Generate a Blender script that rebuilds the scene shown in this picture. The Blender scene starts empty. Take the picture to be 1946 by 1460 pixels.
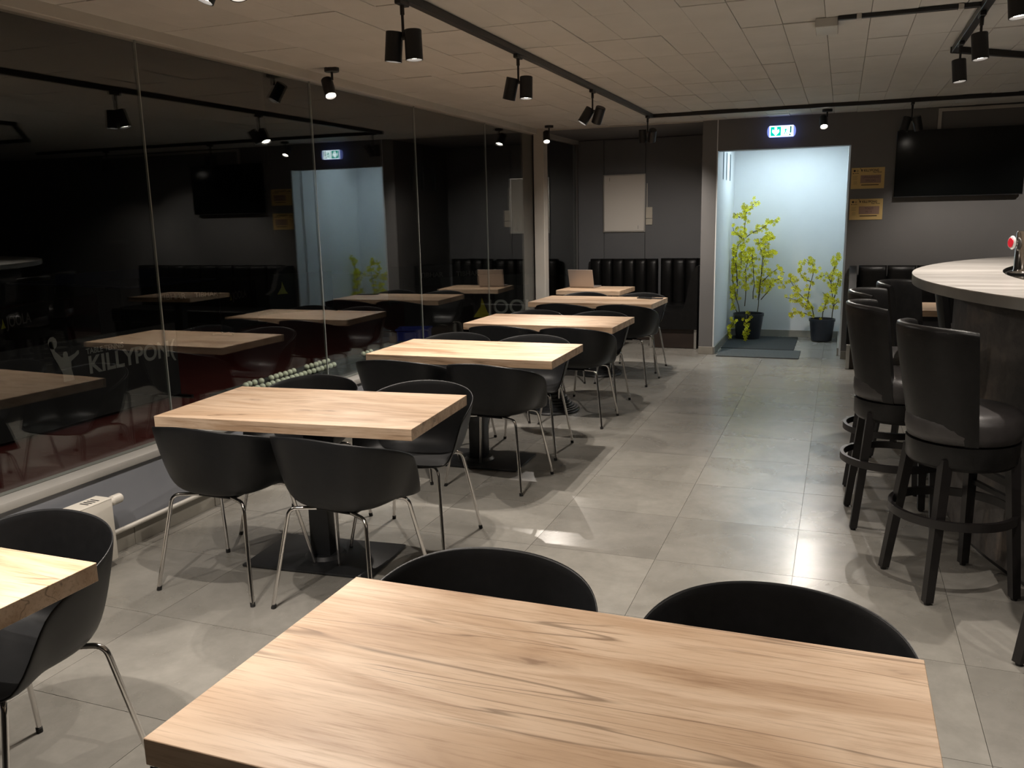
import bpy, bmesh, math, random
from mathutils import Vector, Matrix
random.seed(7)
PI = math.pi
C = bpy.context.scene.collection
sc = bpy.context.scene

# ------------------------------------------------------------------ camera
def make_camera():
    yaw, pitch, roll, f = 0.3656393, 0.1944430, -0.0217922, 1630.0
    cy, sy, cp, sp, cr, sr = math.cos(yaw), math.sin(yaw), math.cos(pitch), math.sin(pitch), math.cos(roll), math.sin(roll)
    fw = Vector((-sy*cp, cy*cp, -sp)); rt0 = Vector((cy, sy, 0)); up0 = rt0.cross(fw)
    rt = cr*rt0 + sr*up0; up = -sr*rt0 + cr*up0
    cd = bpy.data.cameras.new('camera'); cam = bpy.data.objects.new('camera', cd); C.objects.link(cam)
    m = Matrix((rt, up, -fw)).transposed().to_4x4(); m.translation = (0, 0, 1.6)
    cam.matrix_world = m
    cd.sensor_width = 36; cd.lens = f/1946*36; cd.clip_start = .05; cd.clip_end = 100
    sc.camera = cam
make_camera()
# ------------------------------------------------------------------ world, exposure
w = bpy.data.worlds.new('world'); sc.world = w; w.use_nodes = True
w.node_tree.nodes['Background'].inputs[0].default_value = (.05, .06, .08, 1)
w.node_tree.nodes['Background'].inputs[1].default_value = .02
vs = sc.view_settings; vs.view_transform = 'Standard'; vs.look = 'None'; vs.gamma = 1; vs.use_curve_mapping = False
vs.exposure = 0.0
sc.cycles.use_denoising = True
sc.cycles.max_bounces = 10; sc.cycles.transparent_max_bounces = 16
sc.cycles.sample_clamp_indirect = 4; sc.cycles.caustics_reflective = False; sc.cycles.caustics_refractive = False
SPOT_W = 92.0          # watts of one lit spot head
SPOT_COL = (1.0, .90, .80)
CORRIDOR_EMIT = 17.0   # corridor ceiling luminaire
HALL_FILL_W = 60.0  # watts of the added fill light in the hall

# ------------------------------------------------------------------ materials
def mat(name, col=(.5,.5,.5), rough=.5, metal=0, emit=None, es=0, coat=0, spec=None):
    m = bpy.data.materials.new(name); m.use_nodes = True
    b = m.node_tree.nodes['Principled BSDF']
    b.inputs['Base Color'].default_value = (*col, 1); b.inputs['Roughness'].default_value = rough
    b.inputs['Metallic'].default_value = metal
    if coat: b.inputs['Coat Weight'].default_value = coat
    if spec is not None: b.inputs['Specular IOR Level'].default_value = spec
    if emit: b.inputs['Emission Color'].default_value = (*emit, 1); b.inputs['Emission Strength'].default_value = es
    return m
def N(m, t, **k):
    n = m.node_tree.nodes.new(t)
    for a, v in k.items(): setattr(n, a, v)
    return n
def L(m, a, b): m.node_tree.links.new(a, b)
def ramp(m, fac, stops):
    r = N(m, 'ShaderNodeValToRGB'); L(m, fac, r.inputs[0])
    e = r.color_ramp.elements
    while len(e) < len(stops): e.new(.5)
    for x, (p, c) in zip(e, stops): x.position = p; x.color = (*c, 1) if len(c) == 3 else c
    return r.outputs[0]
def coords(m, scale=(1,1,1), rnd=0.0, kind='Object'):
    t = N(m, 'ShaderNodeTexCoord'); mp = N(m, 'ShaderNodeMapping'); mp.inputs['Scale'].default_value = scale
    src = t.outputs[kind]
    if rnd:
        oi = N(m, 'ShaderNodeObjectInfo'); mu = N(m, 'ShaderNodeMath', operation='MULTIPLY'); mu.inputs[1].default_value = rnd
        L(m, oi.outputs['Random'], mu.inputs[0])
        ad = N(m, 'ShaderNodeVectorMath', operation='ADD'); L(m, src, ad.inputs[0]); L(m, mu.outputs[0], ad.inputs[1]); src = ad.outputs[0]
    L(m, src, mp.inputs[0]); return mp.outputs[0]
def noise(m, vec, scale, detail=4, rough=.5, dist=0):
    n = N(m, 'ShaderNodeTexNoise'); n.inputs['Scale'].default_value = scale; n.inputs['Detail'].default_value = detail
    n.inputs['Roughness'].default_value = rough; n.inputs['Distortion'].default_value = dist
    L(m, vec, n.inputs['Vector']); return n.outputs['Fac']
def mix(m, a, b, fac, mode='MIX'):
    x = N(m, 'ShaderNodeMix', data_type='RGBA', blend_type=mode)
    for s, v in ((x.inputs[6], a), (x.inputs[7], b), (x.inputs[0], fac)):
        if hasattr(v, 'node'): L(m, v, s)
        else: s.default_value = v if not isinstance(v, tuple) else (*v, 1)
    return x.outputs[2]
def bump(m, h, s, d=.01):
    b = N(m, 'ShaderNodeBump'); b.inputs['Strength'].default_value = s; b.inputs['Distance'].default_value = d
    L(m, h, b.inputs['Height']); L(m, b.outputs[0], m.node_tree.nodes['Principled BSDF'].inputs['Normal'])
def setc(m, out): L(m, out, m.node_tree.nodes['Principled BSDF'].inputs['Base Color'])
def setr(m, out): L(m, out, m.node_tree.nodes['Principled BSDF'].inputs['Roughness'])

def wood_mat():
    m = mat('oak_laminate', rough=.38)
    # broad boards
    c1 = coords(m, (.8, 4.2, 4.2), 7.0); broad = noise(m, c1, 1.6, 5, .55, .8)
    base = ramp(m, broad, [(.30, (.42,.27,.165)), (.42, (.57,.395,.26)), (.50, (.65,.475,.33)), (.58, (.71,.535,.385)), (.70, (.51,.34,.215))])
    c2 = coords(m, (1.6, 34, 34), 7.0); grain = noise(m, c2, 3.4, 8, .7, .3)
    base = mix(m, base, ramp(m, grain, [(.32, (.50,.40,.31)), (.5, (1,1,1)), (1, (1,1,1))]), .55, 'MULTIPLY')
    # cracks, long thin dark streaks
    c3 = coords(m, (.75, 11, 11), 7.0); cr = noise(m, c3, 1.0, 2.0, .4, .35)
    crk = ramp(m, cr, [(.0, (0,0,0)), (.487, (0,0,0)), (.499, (1,1,1)), (.506, (0,0,0))])
    c4 = coords(m, (1.6, 4.5, 4.5), 7.0); msk = ramp(m, noise(m, c4, 1.3, 2), [(.44, (0,0,0)), (.54, (1,1,1))])
    fac = mix(m, (0,0,0), crk, msk)
    base = mix(m, base, (.13,.075,.04), mix(m, (0,0,0), fac, .75))
    # knots
    c5 = coords(m, (2.8, 9.5, 9.5), 7.0)
    dn = N(m, 'ShaderNodeTexVoronoi'); dn.inputs['Scale'].default_value = .85; nn = N(m, 'ShaderNodeTexNoise'); nn.inputs['Scale'].default_value = 9; L(m, c5, nn.inputs['Vector']); va = N(m, 'ShaderNodeVectorMath', operation='MULTIPLY_ADD'); va.inputs[1].default_value = (.22,.22,.22); L(m, nn.outputs['Color'], va.inputs[0]); L(m, c5, va.inputs[2]); L(m, va.outputs[0], dn.inputs['Vector'])
    kn = ramp(m, dn.outputs['Distance'], [(0, (1,1,1)), (.05, (.85,.85,.85)), (.10, (.30,.30,.30)), (.24, (0,0,0))])
    base = mix(m, base, (.22,.13,.08), mix(m, (0,0,0), kn, .8))
    setc(m, base)
    setr(m, ramp(m, grain, [(.2, (.5,.5,.5)), (.8, (.34,.34,.34))]))
    bump(m, grain, .12, .002)
    return m
def floor_mat():
    m = mat('grey_porcelain', rough=.32)
    c = coords(m, (1,1,1), 23.0); a = noise(m, c, 2.2, 6, .6, .8); b = noise(m, c, 14, 5, .7)
    col = ramp(m, a, [(.3, (.25,.238,.21)), (.5, (.31,.297,.265)), (.7, (.365,.35,.313))])
    col = mix(m, col, ramp(m, b, [(.35, (.82,.82,.82)), (.65, (1,1,1))]), .6, 'MULTIPLY')
    oi = N(m, 'ShaderNodeObjectInfo'); col = mix(m, col, ramp(m, oi.outputs['Random'], [(0, (.84,.84,.85)), (1, (1,1,1))]), 1.0, 'MULTIPLY')
    setc(m, col); setr(m, ramp(m, a, [(.3, (.30,.30,.30)), (.7, (.22,.22,.22))])); bump(m, b, .05, .002)
    return m
def noisy(name, c0, c1, scale=3, rough=.6, rnd=0, bs=.1, dets=5, metal=0, spec=None):
    m = mat(name, rough=rough, metal=metal, spec=spec); c = coords(m, (1,1,1), rnd); a = noise(m, c, scale, dets, .6)
    setc(m, ramp(m, a, [(.3, c0), (.7, c1)]))
    if bs: bump(m, noise(m, c, scale*12, 4), bs, .003)
    return m
M = {}
M['wood'] = wood_mat(); M['floor'] = floor_mat()
M['grout'] = mat('floor_grout', (.20,.185,.155), .8)
M['ceil'] = noisy('ceiling_board_paint', (.60,.59,.555), (.68,.665,.63), 2.5, .75, 11, .25)
M['ceilgap'] = mat('ceiling_gap', (.22,.21,.2), .9)
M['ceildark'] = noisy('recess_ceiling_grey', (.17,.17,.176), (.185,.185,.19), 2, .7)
M['wall'] = noisy('wall_grey_paint', (.155,.152,.152), (.172,.168,.166), 2.0, .55, 0, .12)
M['panel'] = noisy('panel_grey', (.145,.15,.16), (.16,.165,.175), 2.0, .42, 3, .05)
M['lowwall'] = noisy('low_wall_paint', (.20,.21,.235), (.24,.25,.275), 2.0, .55, 0, .1)
M['cwhite'] = noisy('corridor_white', (.74,.76,.77), (.80,.82,.83), 1.2, .6, 0, .06)
M['white'] = noisy('white_lacquer', (.60,.58,.54), (.66,.64,.60), 2, .35, 0, .0)
M['frame'] = noisy('frame_white', (.50,.48,.44), (.56,.54,.50), 3, .45, 0, .0)
M['sill'] = noisy('sill_grey', (.30,.29,.27), (.35,.34,.32), 3, .45)
M['rad'] = noisy('radiator_enamel', (.72,.68,.60), (.76,.72,.64), 2, .3, 0, 0)
M['slot'] = mat('slot_dark', (.03,.03,.03), .8)
M['black'] = mat('black_metal', (.012,.012,.013), .45)
M['track'] = mat('track_black', (.015,.015,.016), .4)
M['base'] = noisy('powder_coat_black', (.010,.011,.012), (.016,.017,.019), 30, .42, 0, .1)
M['shell'] = noisy('black_polypropylene', (.0075,.008,.0088), (.0105,.011,.012), 40, .44, 0, .08, spec=.30)
M['chrome'] = mat('chrome', (.72,.70,.68), .12, 1)
M['rubber'] = mat('rubber', (.01,.01,.01), .7)
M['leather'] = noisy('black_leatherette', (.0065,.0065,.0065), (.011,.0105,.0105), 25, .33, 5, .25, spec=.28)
M['blackwood'] = noisy('black_stained_wood', (.008,.007,.007), (.014,.012,.012), 8, .4, 5, .1)
M['kick'] = noisy('dark_wenge', (.020,.013,.010), (.035,.022,.016), 5, .5, 0, .1)
M['steel'] = mat('brushed_steel', (.62,.61,.58), .35, .9)
M['stone'] = None
def stone_mat():
    m = mat('slate_cladding', rough=.6); c = coords(m, (1,1,1)); a = noise(m, c, 3.0, 8, .65, .6); b = noise(m, c, 11, 8, .7, .3)
    col = ramp(m, a, [(.3, (.055,.055,.056)), (.55, (.11,.10,.093)), (.72, (.19,.15,.12))])
    setc(m, mix(m, col, ramp(m, b, [(.35, (.55,.55,.55)), (.6, (1.1,1.08,1.05))]), .8, 'MULTIPLY')); bump(m, b, .5, .008); return m
M['stone'] = stone_mat()
def bartop_mat():
    m = mat('concrete_laminate', rough=.3); c = coords(m, (.8,6,1)); a = noise(m, c, 1.6, 6, .6, .5)
    setc(m, ramp(m, a, [(.3, (.31,.29,.27)), (.5, (.42,.40,.375)), (.68, (.56,.54,.51))])); return m
M['bartop'] = bartop_mat()
M['baredge'] = noisy('bar_edge', (.20,.20,.19), (.26,.26,.25), 6, .5)
M['gloss'] = mat('black_gloss', (.006,.006,.006), .08, coat=.5)
M['tv'] = mat('tv_screen', (.004,.005,.005), .16)
M['lens'] = mat('lit_lens', (1,1,1), .4, emit=(1,.90,.78), es=22)
M['card'] = mat('yellow_card', (.70,.50,.20), .6)
M['cardbox'] = mat('brown_print', (.34,.22,.165), .6)
M['ink'] = mat('black_ink', (.02,.015,.012), .6)
M['inkfaint'] = mat('brown_ink', (.40,.28,.12), .6)
M['ink2'] = mat('purple_ink', (.16,.085,.085), .6)
M['signw'] = mat('exit_white', (.8,.8,.8), .4, emit=(.80,.97,1.0), es=3.2)
M['signg'] = mat('exit_green', (.0,.4,.3), .4, emit=(.0,.62,.48), es=1.15)
M['signd'] = mat('exit_dark_green', (.0,.2,.2), .4, emit=(.0,.22,.20), es=.7)
M['signc'] = mat('exit_housing', (.35,.42,.9), .35, emit=(.22,.30,.85), es=.9)
M['lumin'] = mat('corridor_luminaire', (1,1,1), .4, emit=(.72,.90,1.0), es=CORRIDOR_EMIT)
M['pot'] = noisy('black_plastic_pot', (.018,.022,.030), (.026,.030,.040), 10, .4, 0, .1)
M['soil'] = noisy('bark_mulch', (.10,.045,.02), (.20,.10,.05), 40, .9)
M['twig'] = noisy('twig_bark', (.05,.05,.02), (.10,.085,.04), 20, .7)
M['petal'] = noisy('yellow_petal', (.74,.70,.012), (.86,.80,.03), 30, .6)
M['petalc'] = mat('olive_centre', (.22,.22,.02), .7)
M['mat'] = noisy('rubber_mat', (.020,.024,.024), (.035,.04,.04), 60, .9, 0, .6)
M['mat2'] = noisy('grey_mat', (.06,.07,.07), (.09,.10,.10), 60, .9, 0, .6)
M['laptop'] = mat('laptop_alu', (.42,.37,.34), .4, .5)
M['hallfloor'] = noisy('red_sports_floor', (.13,.018,.016), (.17,.026,.022), 2, .5)
M['hallwall'] = mat('hall_black', (.012,.013,.013), .8)
M['banner'] = mat('black_banner', (.008,.008,.009), .6)
M['print'] = mat('grey_print', (.30,.30,.28), .6)
M['yprint'] = mat('yellow_print', (.62,.62,.04), .6)
M['blue'] = mat('blue_plastic', (.03,.05,.35), .4)
M['ball'] = noisy('ball_celluloid', (.72,.74,.58), (.82,.84,.68), 60, .35)
M['hallblue'] = mat('dark_blue_board', (.012,.018,.06), .5)
M['red'] = mat('red_badge', (.65,.02,.04), .3); M['clear'] = mat('badge_white', (.85,.85,.85), .15, .3)
M['pipe'] = noisy('pipe_paint', (.58,.55,.49), (.64,.61,.55), 3, .4)
M['socket'] = mat('socket_plastic', (.62,.57,.48), .4)
M['tilebase'] = noisy('tile_skirting', (.25,.235,.20), (.33,.31,.27), 3, .4, 9)
M['boardw'] = mat('whiteboard_enamel', (.82,.78,.72), .14)
M['litseat'] = noisy('lit_seat_leatherette', (.028,.025,.025), (.040,.036,.036), 25, .42, 5, .2, spec=.7)  # paler than the back leather: bar light's highlight put into the seat colour
def glass_mat(name, ior, tint=(.90,.93,.92)):
    m = bpy.data.materials.new(name); m.use_nodes = True; nt = m.node_tree; nt.nodes.clear()
    o = nt.nodes.new('ShaderNodeOutputMaterial'); f = nt.nodes.new('ShaderNodeFresnel'); f.inputs[0].default_value = ior
    t = nt.nodes.new('ShaderNodeBsdfTransparent'); t.inputs[0].default_value = (*tint, 1)
    g = nt.nodes.new('ShaderNodeBsdfGlossy'); g.inputs['Roughness'].default_value = 0.0; g.inputs[0].default_value = (1,1,1,1)
    x = nt.nodes.new('ShaderNodeMixShader')
    # same reflectance from both faces of the pane
    gm = nt.nodes.new('ShaderNodeNewGeometry'); mr = nt.nodes.new('ShaderNodeMapRange'); mr.inputs[3].default_value = ior; mr.inputs[4].default_value = 1/ior
    nt.links.new(gm.outputs['Backfacing'], mr.inputs[0]); nt.links.new(mr.outputs[0], f.inputs[0])
    nt.links.new(f.outputs[0], x.inputs[0]); nt.links.new(t.outputs[0], x.inputs[1]); nt.links.new(g.outputs[0], x.inputs[2]); nt.links.new(x.outputs[0], o.inputs[0])
    return m
M['glass'] = glass_mat('clear_pane', 1.72)
def frost():
    m = bpy.data.materials.new('frosted_pane'); m.use_nodes = True; nt = m.node_tree; nt.nodes.clear()
    o = nt.nodes.new('ShaderNodeOutputMaterial'); d = nt.nodes.new('ShaderNodeBsdfDiffuse'); d.inputs[0].default_value = (.10,.12,.13,1)
    t = nt.nodes.new('ShaderNodeBsdfTranslucent'); t.inputs[0].default_value = (.3,.34,.36,1); x = nt.nodes.new('ShaderNodeAddShader')
    nt.links.new(d.outputs[0], x.inputs[0]); nt.links.new(t.outputs[0], x.inputs[1]); nt.links.new(x.outputs[0], o.inputs[0]); return m
M['frost'] = frost()
M['glassedge'] = mat('glass_edge_silicone', (.28,.30,.28), .3)

# ------------------------------------------------------------------ mesh helpers
class B:
    def __init__(s): s.bm = bmesh.new()
    def box(s, x0, y0, z0, x1, y1, z1, bev=0, seg=1, M4=None):
        g = bmesh.ops.create_cube(s.bm, size=1)['verts']
        T = Matrix.Translation(((x0+x1)/2, (y0+y1)/2, (z0+z1)/2)) @ Matrix.Diagonal((abs(x1-x0), abs(y1-y0), abs(z1-z0), 1))
        bmesh.ops.transform(s.bm, matrix=T, verts=g)
        if M4: bmesh.ops.transform(s.bm, matrix=M4, verts=g)
        if bev:
            es = list({e for v in g for e in v.link_edges})
            bmesh.ops.bevel(s.bm, geom=es, offset=bev, segments=seg, affect='EDGES', profile=.5)
        return s
    def ring(s, pts): return [s.bm.verts.new(p) for p in pts]
    def skin(s, rings, close=True, cap0=True, cap1=True):
        for a, b in zip(rings, rings[1:]):
            n = len(a)
            for i in range(n if close else n-1):
                j = (i+1) % n
                try: s.bm.faces.new((a[i], a[j], b[j], b[i]))
                except ValueError: pass
        if cap0: s.bm.faces.new(list(reversed(rings[0])))
        if cap1: s.bm.faces.new(rings[-1])
        return s
    def tube(s, pts, r, seg=10, rad=None):
        pts = [Vector(p) for p in pts]; rings = []
        t0 = (pts[1]-pts[0]).normalized()
        n = t0.orthogonal().normalized()
        for i, p in enumerate(pts):
            t = (pts[min(i+1, len(pts)-1)] - pts[max(i-1, 0)]).normalized()
            n = (n - t*n.dot(t)).normalized(); b = t.cross(n)
            rr = rad[i] if rad else r
            rings.append(s.ring([p + n*math.cos(2*PI*k/seg)*rr + b*math.sin(2*PI*k/seg)*rr for k in range(seg)]))
        return s.skin(rings)
    def lathe(s, prof, seg=32, c=(0,0,0), cap0=True, cap1=True):
        rings = [s.ring([(c[0]+r*math.cos(2*PI*k/seg), c[1]+r*math.sin(2*PI*k/seg), c[2]+z) for k in range(seg)]) for r, z in prof]
        return s.skin(rings, True, cap0, cap1)
    def prism(s, poly, h, M4=None):
        a = s.ring([(x, y, 0) for x, y in poly]); b = s.ring([(x, y, h) for x, y in poly]); s.skin([a, b])
        if M4: bmesh.ops.transform(s.bm, matrix=M4, verts=a+b)
        return s
    def mesh(s, name, m, smooth=35, M4=None):
        if M4: bmesh.ops.transform(s.bm, matrix=M4, verts=s.bm.verts)
        bmesh.ops.recalc_face_normals(s.bm, faces=s.bm.faces)
        me = bpy.data.meshes.new(name); s.bm.to_mesh(me); s.bm.free()
        me.materials.append(m if not isinstance(m, str) else M[m])
        if smooth:
            me.shade_smooth(); me.set_sharp_from_angle(angle=math.radians(smooth))
        return me
    def obj(s, name, m, parent=None, smooth=35, loc=None, rot=None):
        me = s.mesh(name, m, smooth); o = bpy.data.objects.new(name, me); C.objects.link(o); o.parent = parent
        if loc: o.location = loc
        if rot: o.rotation_euler = rot
        return o
def thing(name, label, cat, loc=(0,0,0), rz=0, group=None):
    o = bpy.data.objects.new(name, None); C.objects.link(o); o.location = loc; o.rotation_euler = (0,0,rz)
    o.empty_display_size = .1; return tag(o, label, cat, group)
def tag(o, label, cat, group=None):
    o['label'] = label; o['category'] = cat
    if group: o['group'] = group
    return o
def struct(o): o['kind'] = 'structure'; return o
def child(name, me, parent, loc=(0,0,0), rot=(0,0,0), scale=None):
    o = bpy.data.objects.new(name, me); C.objects.link(o); o.parent = parent; o.location = loc; o.rotation_euler = rot
    if scale: o.scale = scale
    return o
def copy_tree(o, parent=None):
    c = o.copy(); C.objects.link(c)
    c.parent = parent
    for ch in list(o.children): copy_tree(ch, c)
    return c
def text(name, s, size, m, parent, mtx, extrude=.0006, squash=1.0, align='LEFT', shear=0, bold=0):
    cu = bpy.data.curves.new(name, 'FONT'); cu.body = s; cu.size = size; cu.extrude = extrude; cu.align_x = align; cu.shear = shear; cu.offset = bold
    t = bpy.data.objects.new(name, cu); C.objects.link(t)
    dg = bpy.context.evaluated_depsgraph_get()
    me = bpy.data.meshes.new_from_object(t.evaluated_get(dg)); bpy.data.objects.remove(t)
    me.materials.clear(); me.materials.append(M[m]); me.transform(Matrix.Diagonal((squash,1,1,1))); me.transform(mtx)
    o = bpy.data.objects.new(name, me); C.objects.link(o); o.parent = parent; return o
def facing(loc, xdir=(1,0,0)):      # plane basis: x along xdir, y up, z out of the surface
    x = Vector(xdir).normalized(); y = Vector((0,0,1)); z = x.cross(y)
    m = Matrix((x, y, z)).transposed().to_4x4(); m.translation = loc; return m

GX = -3.37; CZ = 2.56; WY = 9.8; RX = 5.7; BY = -2.6
# ================================================================== SETTING
# ---- floor, tile by tile
fl = struct(B().box(GX, BY, -.06, RX, 11.5, -.008).obj('floor', 'grout'))
tile = B().box(-.3066, -.3, -.012, .3066, .3, 0, .0).mesh('floor_tile', 'floor', 0)
for i in range(-6, 10):
    for j in range(-11, 14):
        cx, cy = -.13+.615*(i+.5), 3.77+.602*(j+.5)
        if cx-.3 < -3.3 or cx > RX-.2 or cy > 11.3 or cy < BY+.3: continue
        child('floor_tile', tile, fl, (cx, cy, 0), (0, 0, 0))
# left cut tiles
cut = B().box(-.11, -.299, -.012, .118, .299, 0, .0).mesh('floor_tile', 'floor', 0)
for j in range(-11, 13): child('floor_tile', cut, fl, (-3.325, 3.77+.602*(j+.5), 0))
# ---- ceiling, board by board
ce = struct(B().box(GX-.05, BY, CZ+.014, RX, WY, CZ+.08).obj('ceiling', 'ceilgap'))
cbm = B().box(-.1066, -.3172, 0, .1066, .3172, .016, .0015).mesh('ceiling_board', 'ceil', 30)
rest = B()
for j in range(-12, 8):
    y = 5.03 + .645*(j+.5)
    if y < BY+.3 or y > WY+.1: continue
    for i in range(-16, 27):
        x = -.13 + .2155*(i+.5)
        if x < GX-.02 or x > RX-.05: continue
        y0, y1 = y-.3185, min(y+.3185, WY)
        if y > 2.9 and x < 1.75:
            o = child('ceiling_board', cbm, ce, (x, (y0+y1)/2, CZ+random.uniform(-.002,.002)), (random.uniform(-.004,.004), random.uniform(-.006,.006), 0))
            if y1 < y+.3: o.scale = (1, (y1-y0)/.637, 1)
        else: rest.box(x-.106, y0, CZ, x+.106, y1, CZ+.016)
o = rest.obj('ceiling_board', 'ceil', ce, 0); o['kind'] = 'stuff'
# ---- back wall with the door opening
struct(B().box(.05, WY, 0, RX, WY+.2, CZ+.08).obj('wall_back', 'wall'))
struct(B().box(-1.3, WY, 2.235, .05, WY+.12, CZ+.08).obj('trim_1', 'wall'))
# wall between the booth recess and the corridor, pierced by three slots
wb = B(); slots = [(10.24,10.33), (10.53,10.63), (10.87,10.98)]; ys = [WY] + [v for s_ in slots for v in s_] + [11.5]
for a, b in zip(ys[::2], ys[1::2]): wb.box(-1.465, a, 1.95, -1.31, b, 2.26)
wb.box(-1.465, WY, 0, -1.31, 11.5, 1.95).box(-1.465, WY, 2.26, -1.31, 11.5, CZ+.08)
wm = struct(wb.obj('wall_middle', 'wall', smooth=0))
wl = B()
for a, b in zip(ys[::2], ys[1::2]): wl.box(-1.31, max(a, WY+.003), 1.95, -1.297, b, 2.26)
wl.box(-1.31, WY+.003, 0, -1.297, 11.5, 1.95).box(-1.31, WY+.003, 2.26, -1.297, 11.5, CZ)
wl.obj('plaster_lining', 'cwhite', wm, 0)
for a, b in slots: B().box(-1.301, a, 1.95, -1.2965, b, 2.26).obj('slot_pane', 'frost', wm, 0)
struct(B().box(-1.465, 11.42, 0, .3, 11.6, CZ).obj('wall_corridor', 'cwhite'))
struct(B().box(.03, WY+.2, 0, .16, 11.42, CZ).obj('wall_corridor_right', 'cwhite'))
struct(B().box(.046, WY+.003, 0, .05, WY+.2, 2.235).obj('trim_2', 'cwhite'))
struct(B().box(-1.297, WY+.12, 2.42, .03, 11.42, 2.5).obj('ceiling_corridor', 'cwhite'))
struct(B().box(-1.297, WY+.12, 2.232, .05, WY+.135, 2.42).obj('trim_3', 'cwhite'))
# recess
struct(B().box(GX-.05, 11.4, 0, -1.465, 11.55, CZ+.08).obj('wall_recess', 'wall'))
rw = bpy.data.objects['wall_recess']
for a, b in ((GX+.03,-2.985), (-2.98,-2.43), (-2.425,-1.4655)): B().box(a, 11.37, .05, b, 11.4, CZ-.02, .002).obj('wall_panel', 'panel', rw)
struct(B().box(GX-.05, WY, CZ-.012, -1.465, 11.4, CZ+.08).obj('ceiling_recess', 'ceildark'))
struct(B().box(GX-.05, WY-.02, CZ-.012, -1.465, WY, CZ-.002).obj('trim_4', 'frame'))
# right and rear walls (outside the frame)
struct(B().box(RX, BY, 0, RX+.15, WY+.2, CZ+.08).obj('wall_right', 'wall'))
struct(B().box(GX, BY-.15, 0, RX+.15, BY, CZ+.08).obj('wall_rear', 'wall'))
# ---- low wall, sill, rail and glazing on the left
struct(B().box(GX-.06, BY, 0, -3.29, 11.4, .405).obj('wall_left', 'lowwall'))
win = struct(B().box(GX-.045, BY, 2.503, -3.315, WY-.02, CZ+.016, .003).obj('window_1', 'frame'))
B().box(GX-.05, BY, .405, -3.268, 11.38, .445, .006, 2).obj('window_sill', 'sill', win)
B().box(GX-.05, WY, 2.503, GX+.04, 11.38, CZ-.012).obj('top_rail', 'frame', win)
seams = [BY, -.97, .56, 2.08, 3.60, 5.14, 6.66, 8.2, 9.72, 11.37]
for a, b in zip(seams, seams[1:]):
    B().box(GX-.005, a+.003, .445, GX+.005, b-.003, 2.505).obj('glass_pane', 'glass', win, 0)
for s_ in seams[1:-1]:
    B().box(GX-.0055, s_-.0028, .445, GX+.0055, s_+.0028, 2.503).obj('silicone_joint', 'glassedge', win, 0)
struct(B().box(-3.36, 9.62, .445, -3.235, 9.76, CZ, .004).obj('trim_5', 'frame'))
# ---- skirting tiles
bl = struct(B().box(-3.29, BY, 0, -3.284, 11.35, .10).obj('baseboard_left', 'grout'))
sk = B().box(0, -.299, 0, .008, .299, .10, .0015).mesh('skirting_tile', 'tilebase')
for j in range(-6, 12): child('skirting_tile', sk, bl, (-3.286, 3.77+.602*(j+.5), 0))
bb = struct(B().box(-1.4655, WY-.01, 0, -1.3, WY+.002, .085, .002).obj('baseboard_back', 'tilebase'))
struct(B().box(.05, WY-.01, 0, .35, WY+.002, .085, .002).obj('baseboard_back_right', 'tilebase'))
struct(B().box(-1.3, 11.405, 0, .03, 11.42, .085, .002).obj('baseboard_corridor', 'tilebase'))
struct(B().box(-1.297, WY, 0, -1.285, 11.405, .085, .002).obj('baseboard_corridor_left', 'tilebase'))
struct(B().box(.012, WY+.2, 0, .03, 11.405, .085, .002).obj('baseboard_corridor_right', 'tilebase'))
# ---- cable trunking on the back wall (white, L shaped)
tt = B().box(.84, WY-.025, 2.33, .872, WY, 2.545).box(.872, WY-.025, 2.515, 3.2, WY, 2.545).obj('trim_6', 'frame'); struct(tt)
# corridor luminaire
cl = thing('ceiling_light', 'white corridor ceiling light panel behind the door lintel', 'ceiling light', (-.62, 10.75, 2.42))
B().box(-.45, -.2, -.035, .45, .2, 0, .004).obj('housing', 'white', cl)
B().box(-.42, -.17, -.04, .42, .17, -.034).obj('diffuser', 'lumin', cl, 0)
# ---- hall beyond the glass
struct(B().box(-16, -3, -.05, GX-.06, 22, 0).obj('floor_hall', 'hallfloor'))
struct(B().box(-16.2, -3, 0, -16, 22, 6).obj('wall_hall_far', 'hallwall'))
struct(B().box(-16, 22, 0, GX, 22.2, 6).obj('wall_hall_end', 'hallwall'))
struct(B().box(-16, -3.2, 0, GX-.1, -3, 6).obj('wall_hall_near', 'hallwall'))
struct(B().box(-16, -3, 6, GX-.05, 22, 6.1).obj('ceiling_hall', 'hallwall'))
struct(B().box(GX-.05, 11.55, 0, GX+.05, 22, 6).obj('wall_hall_side', 'hallwall'))
struct(B().box(GX-.06, -3, CZ+.02, GX-.05, 11.55, 6).obj('wall_hall_upper', 'hallwall'))
struct(B().box(-3.62, 4.2, 0, GX-.065, 6.7, .525, .003).obj('trim_7', 'hallwall'))

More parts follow.
